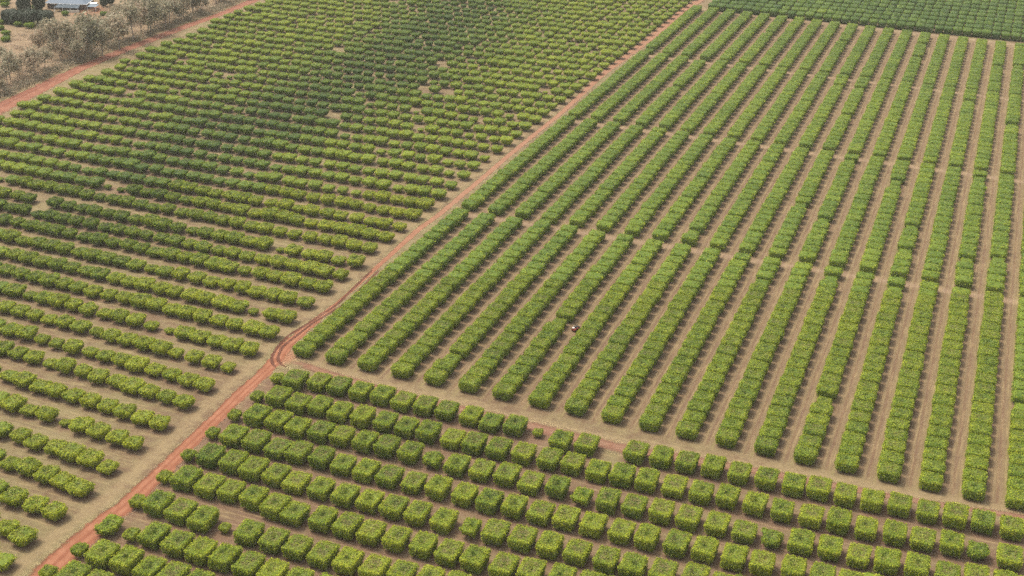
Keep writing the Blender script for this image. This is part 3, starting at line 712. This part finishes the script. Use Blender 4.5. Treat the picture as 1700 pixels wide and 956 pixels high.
# shrubs, dark garden trees and the farmhouse in the far corner
SH = [crown_mesh("crown", M_LEAF, sx=4.2, sy=4.0, z0=.15, z1=2.2, k=2.4, n=7, leaves=350, leaf=.5, lump=.4, pit=.1, taper=.1, top_dry=.2, seed=200 + i, cut=False, tone=.45) for i in range(3)]
shl = ["green shrub on dry grass, upper of a stacked pair", "green shrub on dry grass, lower of a stacked pair", "bright green shrub in front of the dark garden tree, nearer the photo edge",
       "bright green shrub in front of the dark garden tree, nearer the house", "upper green shrub on the pale ground behind the dark tree", "lower green shrub on the pale ground behind the dark tree",
       "green shrub cut by the photo edge beside the dark tree", "small green shrub cut by the photo edge, below its neighbour", "olive shrub before the house veranda", "dark olive shrub on the red bare earth", "olive shrub at the foot of the tall garden tree"]
for k, (x, y) in enumerate(SHRUBS):
    s = (1.0, 1.0, 1.05, 1.15, 1.2, 1.0, 1, .9, .9, .85, 1)[k]
    tree("shrub", (x, y, 0), R2.uniform(0, 6), (s, s, s), SH[k % 3], shl[k], "shrub", None, .5 if k < 8 else .42)
DK = [crown_mesh("crown", M_DARKLEAF, sx=10.5, sy=9, z0=.3, z1=7.2, k=2.6, n=9, leaves=1500, leaf=.8, lump=.9, pit=0, taper=.1, top_dry=.15, seed=230 + i, cut=False, tone=.45) for i in range(2)]
CY = [crown_mesh("crown", M_DARKLEAF, sx=5, sy=5, z0=.4, z1=11, k=2.3, n=7, leaves=700, leaf=.6, lump=.5, pit=0, taper=.0, top_dry=.05, seed=240 + i, cut=False, tone=.7) for i in range(2)]
dkl = ["big dark spreading garden tree, at the photo-edge side of the dark clump", "big dark spreading garden tree in the middle of the dark clump", "big dark spreading garden tree, on the house side of the dark clump",
       "tall dark green column tree behind the dark clump", "tall olive column tree between the dark clump and the house", "dark conical shrub at the corner of the house", "tall dark conical shrub by the red bare earth"]
for k, (x, y) in enumerate(DARKTREE):
    if k < 3: tree("garden_tree", (x, y, 0), k * 1.3, (1.0, 1.0, (.85, .95, .8)[k]), DK[k % 2], dkl[k], "tree", "dark garden trees", .5, TRUNK[0])
    else:
        s = (1.25, 1.25, .8, .75)[k - 3]; tree("column_tree", (x, y, 0), k, (s, s, (1.0, 1.05, .5, .62)[k - 3]), CY[k % 2], dkl[k], "tree", None, (.45, .5, .6, .5)[k - 3], TRUNK[1])

M_ROOF = plain("roof_sheet", (.085, .110, .142), .6, .06, 1.5); M_ROOF2 = plain("veranda_sheet", (.11, .14, .165), .65, .1, 2)
M_WALL = plain("cream_wall", (.50, .46, .38), .8, .06); M_DARKWALL = plain("dark_brick", (.16, .12, .11), .8); M_WHITE = plain("white_paint", (.78, .76, .72), .6, .03)  # house wall in a dark brick tone
M_GLASS = plain("window_glass", (.03, .04, .05), .1, .2)
def boxes(name, bl, mat, parent):
    bm = bmesh.new()
    for (x0, x1, y0, y1, z0, z1) in bl:
        bmesh.ops.create_cube(bm, size=1, matrix=Matrix.Translation(((x0 + x1) / 2, (y0 + y1) / 2, (z0 + z1) / 2)) @ Matrix.Diagonal((x1 - x0, y1 - y0, z1 - z0, 1)))
    me = bpy.data.meshes.new(name); bm.to_mesh(me); bm.free(); me.materials.append(mat)
    return link(name, me, parent)
hx_, hy_ = HOUSE_C[0]
house = empty("farmhouse", (hx_ - 2.5, hy_ + 6.0, 0), "low farmhouse with hipped blue-grey metal roof behind the dry bush", "house", rz=math.radians(20)); house.scale = (1.15, 1.15, 1.05)
# local x runs from -18 (away) to 0 at the near corner, y back from the front eave
boxes("wall", [(-17.2, -.8, .8, 13.2, 0, 2.7)], M_DARKWALL, house)
bm = bmesh.new()
ev = [bm.verts.new(p) for p in ((-18, 0, 2.75), (0, 0, 2.75), (0, 14, 2.75), (-18, 14, 2.75))]
rd = [bm.verts.new(p) for p in ((-12, 7, 5.0), (-6, 7, 5.0))]
for f in ((ev[0], ev[1], rd[1], rd[0]), (ev[1], ev[2], rd[1]), (ev[2], ev[3], rd[0], rd[1]), (ev[3], ev[0], rd[0]), (ev[3], ev[2], ev[1], ev[0])): bm.faces.new(f)
me = bpy.data.meshes.new("roof"); bm.to_mesh(me); bm.free(); me.materials.append(M_ROOF)
roof = link("roof", me, house)
boxes("gutter", [(-18.15, .15, -.16, -.02, 2.58, 2.74), (.02, .16, .0, 14, 2.58, 2.74)], M_WHITE, roof)
bm = bmesh.new()
q = [bm.verts.new(p) for p in ((-12.5, -5.2, 2.1), (-2.0, -5.2, 2.1), (-2.6, -.3, 2.55), (-12.0, -.3, 2.55))]
bm.faces.new(q); bmesh.ops.solidify(bm, geom=bm.faces[:], thickness=.06)
me = bpy.data.meshes.new("veranda_roof"); bm.to_mesh(me); bm.free(); me.materials.append(M_ROOF2); vr = link("veranda_roof", me, house)
for px_ in (-12.2, -8.8, -5.5, -2.3): boxes("post", [(px_ - .07, px_ + .07, -5.1, -4.96, 0, 2.08)], M_WHITE, house)
boxes("veranda_wall", [(-7.5, -1.6, -5.7, -5.45, 0, 1.1)], M_WALL, house)
boxes("carport_roof", [(.9, 4.6, -2.4, 2.6, 2.2, 2.28)], M_ROOF2, house)
for px_, py_ in ((1, -2.3), (4.5, -2.3), (1, 2.5), (4.5, 2.5)): boxes("post", [(px_ - .06, px_ + .06, py_ - .06, py_ + .06, 0, 2.19)], M_WHITE, house)
boxes("awning", [(.3, 3.2, 3.2, 5.6, 2.3, 2.4)], M_WHITE, house)
for wx in (-15.5, -13.2): 
    w = boxes("window", [(wx, wx + 1.5, .74, .8 - .003, 1.0, 2.1)], M_WHITE, house); boxes("pane", [(wx + .08, wx + 1.42, .70, .737, 1.08, 2.02)], M_GLASS, w)
for wy in (3, 7.5):
    w = boxes("window", [(-.797, -.74, wy, wy + 1.6, 1.0, 2.1)], M_WHITE, house); boxes("pane", [(-.737, -.70, wy + .08, wy + 1.52, 1.08, 2.02)], M_GLASS, w)

# ------------------------------------------------------------------ the small red farm vehicle between two hedges
M_RED = plain("red_paint", (.22, .04, .025), .4, .1); M_BLACK = plain("black_rubber", (.022, .02, .018), .8, .2); M_SEAT = plain("pale_cover", (.55, .45, .40), .6, .05); M_STEEL = plain("grey_steel", (.25, .24, .23), .45, .1)
vx, vy = VEH[0][0] + .55, VEH[0][1]
veh = empty("farm_buggy", (vx, vy, 0), "small red farm buggy with pale cargo box and black front parked between two hedges", "vehicle", rz=math.radians(-14)); veh.scale = (.88, .88, .88)
def shaped(name, prof, width, mat, parent, x0=0, bev=.05):
    """side profile (y, z) extruded across x, edges bevelled"""
    bm = bmesh.new(); w = width / 2
    f = bm.faces.new([bm.verts.new((x0 - w, y, z)) for y, z in prof])
    r = bmesh.ops.extrude_face_region(bm, geom=[f]); bmesh.ops.translate(bm, verts=[v for v in r['geom'] if isinstance(v, bmesh.types.BMVert)], vec=(width, 0, 0))
    bmesh.ops.recalc_face_normals(bm, faces=bm.faces[:])
    bmesh.ops.bevel(bm, geom=bm.edges[:], offset=bev, segments=2, affect='EDGES')
    me = bpy.data.meshes.new(name); bm.to_mesh(me); bm.free(); me.materials.append(mat)
    return link(name, me, parent)
shaped("body", [(-1.45, .45), (1.25, .45), (1.25, .8), (.5, .95), (.3, .7), (-.35, .7), (-.45, 1.05), (-1.45, 1.05)], 1.3, M_RED, veh)
shaped("bonnet", [(.55, .97), (1.28, .82), (1.55, .6), (1.55, .95), (1.2, 1.12), (.6, 1.2)], 1.25, M_BLACK, veh)
shaped("seat", [(-.3, .72), (.2, .72), (.2, .9), (-.12, .92), (-.2, 1.4), (-.32, 1.4)], 1.1, M_BLACK, veh, bev=.04)
shaped("cargo_box", [(-1.35, 1.06), (-.62, 1.06), (-.62, 1.36), (-1.35, 1.36)], .75, M_SEAT, veh, x0=-.2, bev=.04)
for sx_ in (-.55, .55):
    b_ = boxes("roll_bar", [(sx_ - .03, sx_ + .03, -.5, -.44, .8, 1.62)], M_STEEL, veh)
boxes("cross_bar", [(-.519, .519, -.5, -.44, 1.55, 1.61)], M_STEEL, veh)
def wheel_me(R, w, segs=20):
    bm = bmesh.new(); bmesh.ops.create_cone(bm, cap_ends=True, segments=segs, radius1=R, radius2=R, depth=w, matrix=Matrix.Rotation(math.pi / 2, 4, 'Y'))
    bmesh.ops.bevel(bm, geom=bm.edges[:], offset=w * .16, segments=2, affect='EDGES'); me = bpy.data.meshes.new("wheel"); bm.to_mesh(me); bm.free(); return me
tyre = wheel_me(.33, .26); tyre.materials.append(M_BLACK); rim = wheel_me(.17, .30); rim.materials.append(M_STEEL)
for sx_ in (-.62, .62):
    for sy_ in (-.95, .95):
        w = link("wheel", tyre, veh); w.location = (sx_, sy_, .33); link("rim", rim, w)

# ------------------------------------------------------------------ thin dry-season haze
HAZE = 0.00009
if HAZE > 0:
    bm = bmesh.new(); bmesh.ops.create_cube(bm, size=1, matrix=Matrix.Translation((-250, 700, 92)) @ Matrix.Diagonal((7400, 7600, 188, 1)))
    me = bpy.data.meshes.new("haze"); bm.to_mesh(me); bm.free()
    m = bpy.data.materials.new("haze_air"); m.use_nodes = True; nt = m.node_tree
    for nd in list(nt.nodes):
        if nd.type == 'BSDF_PRINCIPLED': nt.nodes.remove(nd)
    pv = nt.nodes.new("ShaderNodeVolumePrincipled"); pv.inputs["Density"].default_value = HAZE; pv.inputs["Color"].default_value = (.96, .93, .80, 1)
    nt.links.new(pv.outputs[0], nt.nodes["Material Output"].inputs["Volume"]); me.materials.append(m)
    link("haze", me, kind="stuff")
print("trees", len(A_TREES), len(B_TREES), nC, len(D_TREES))
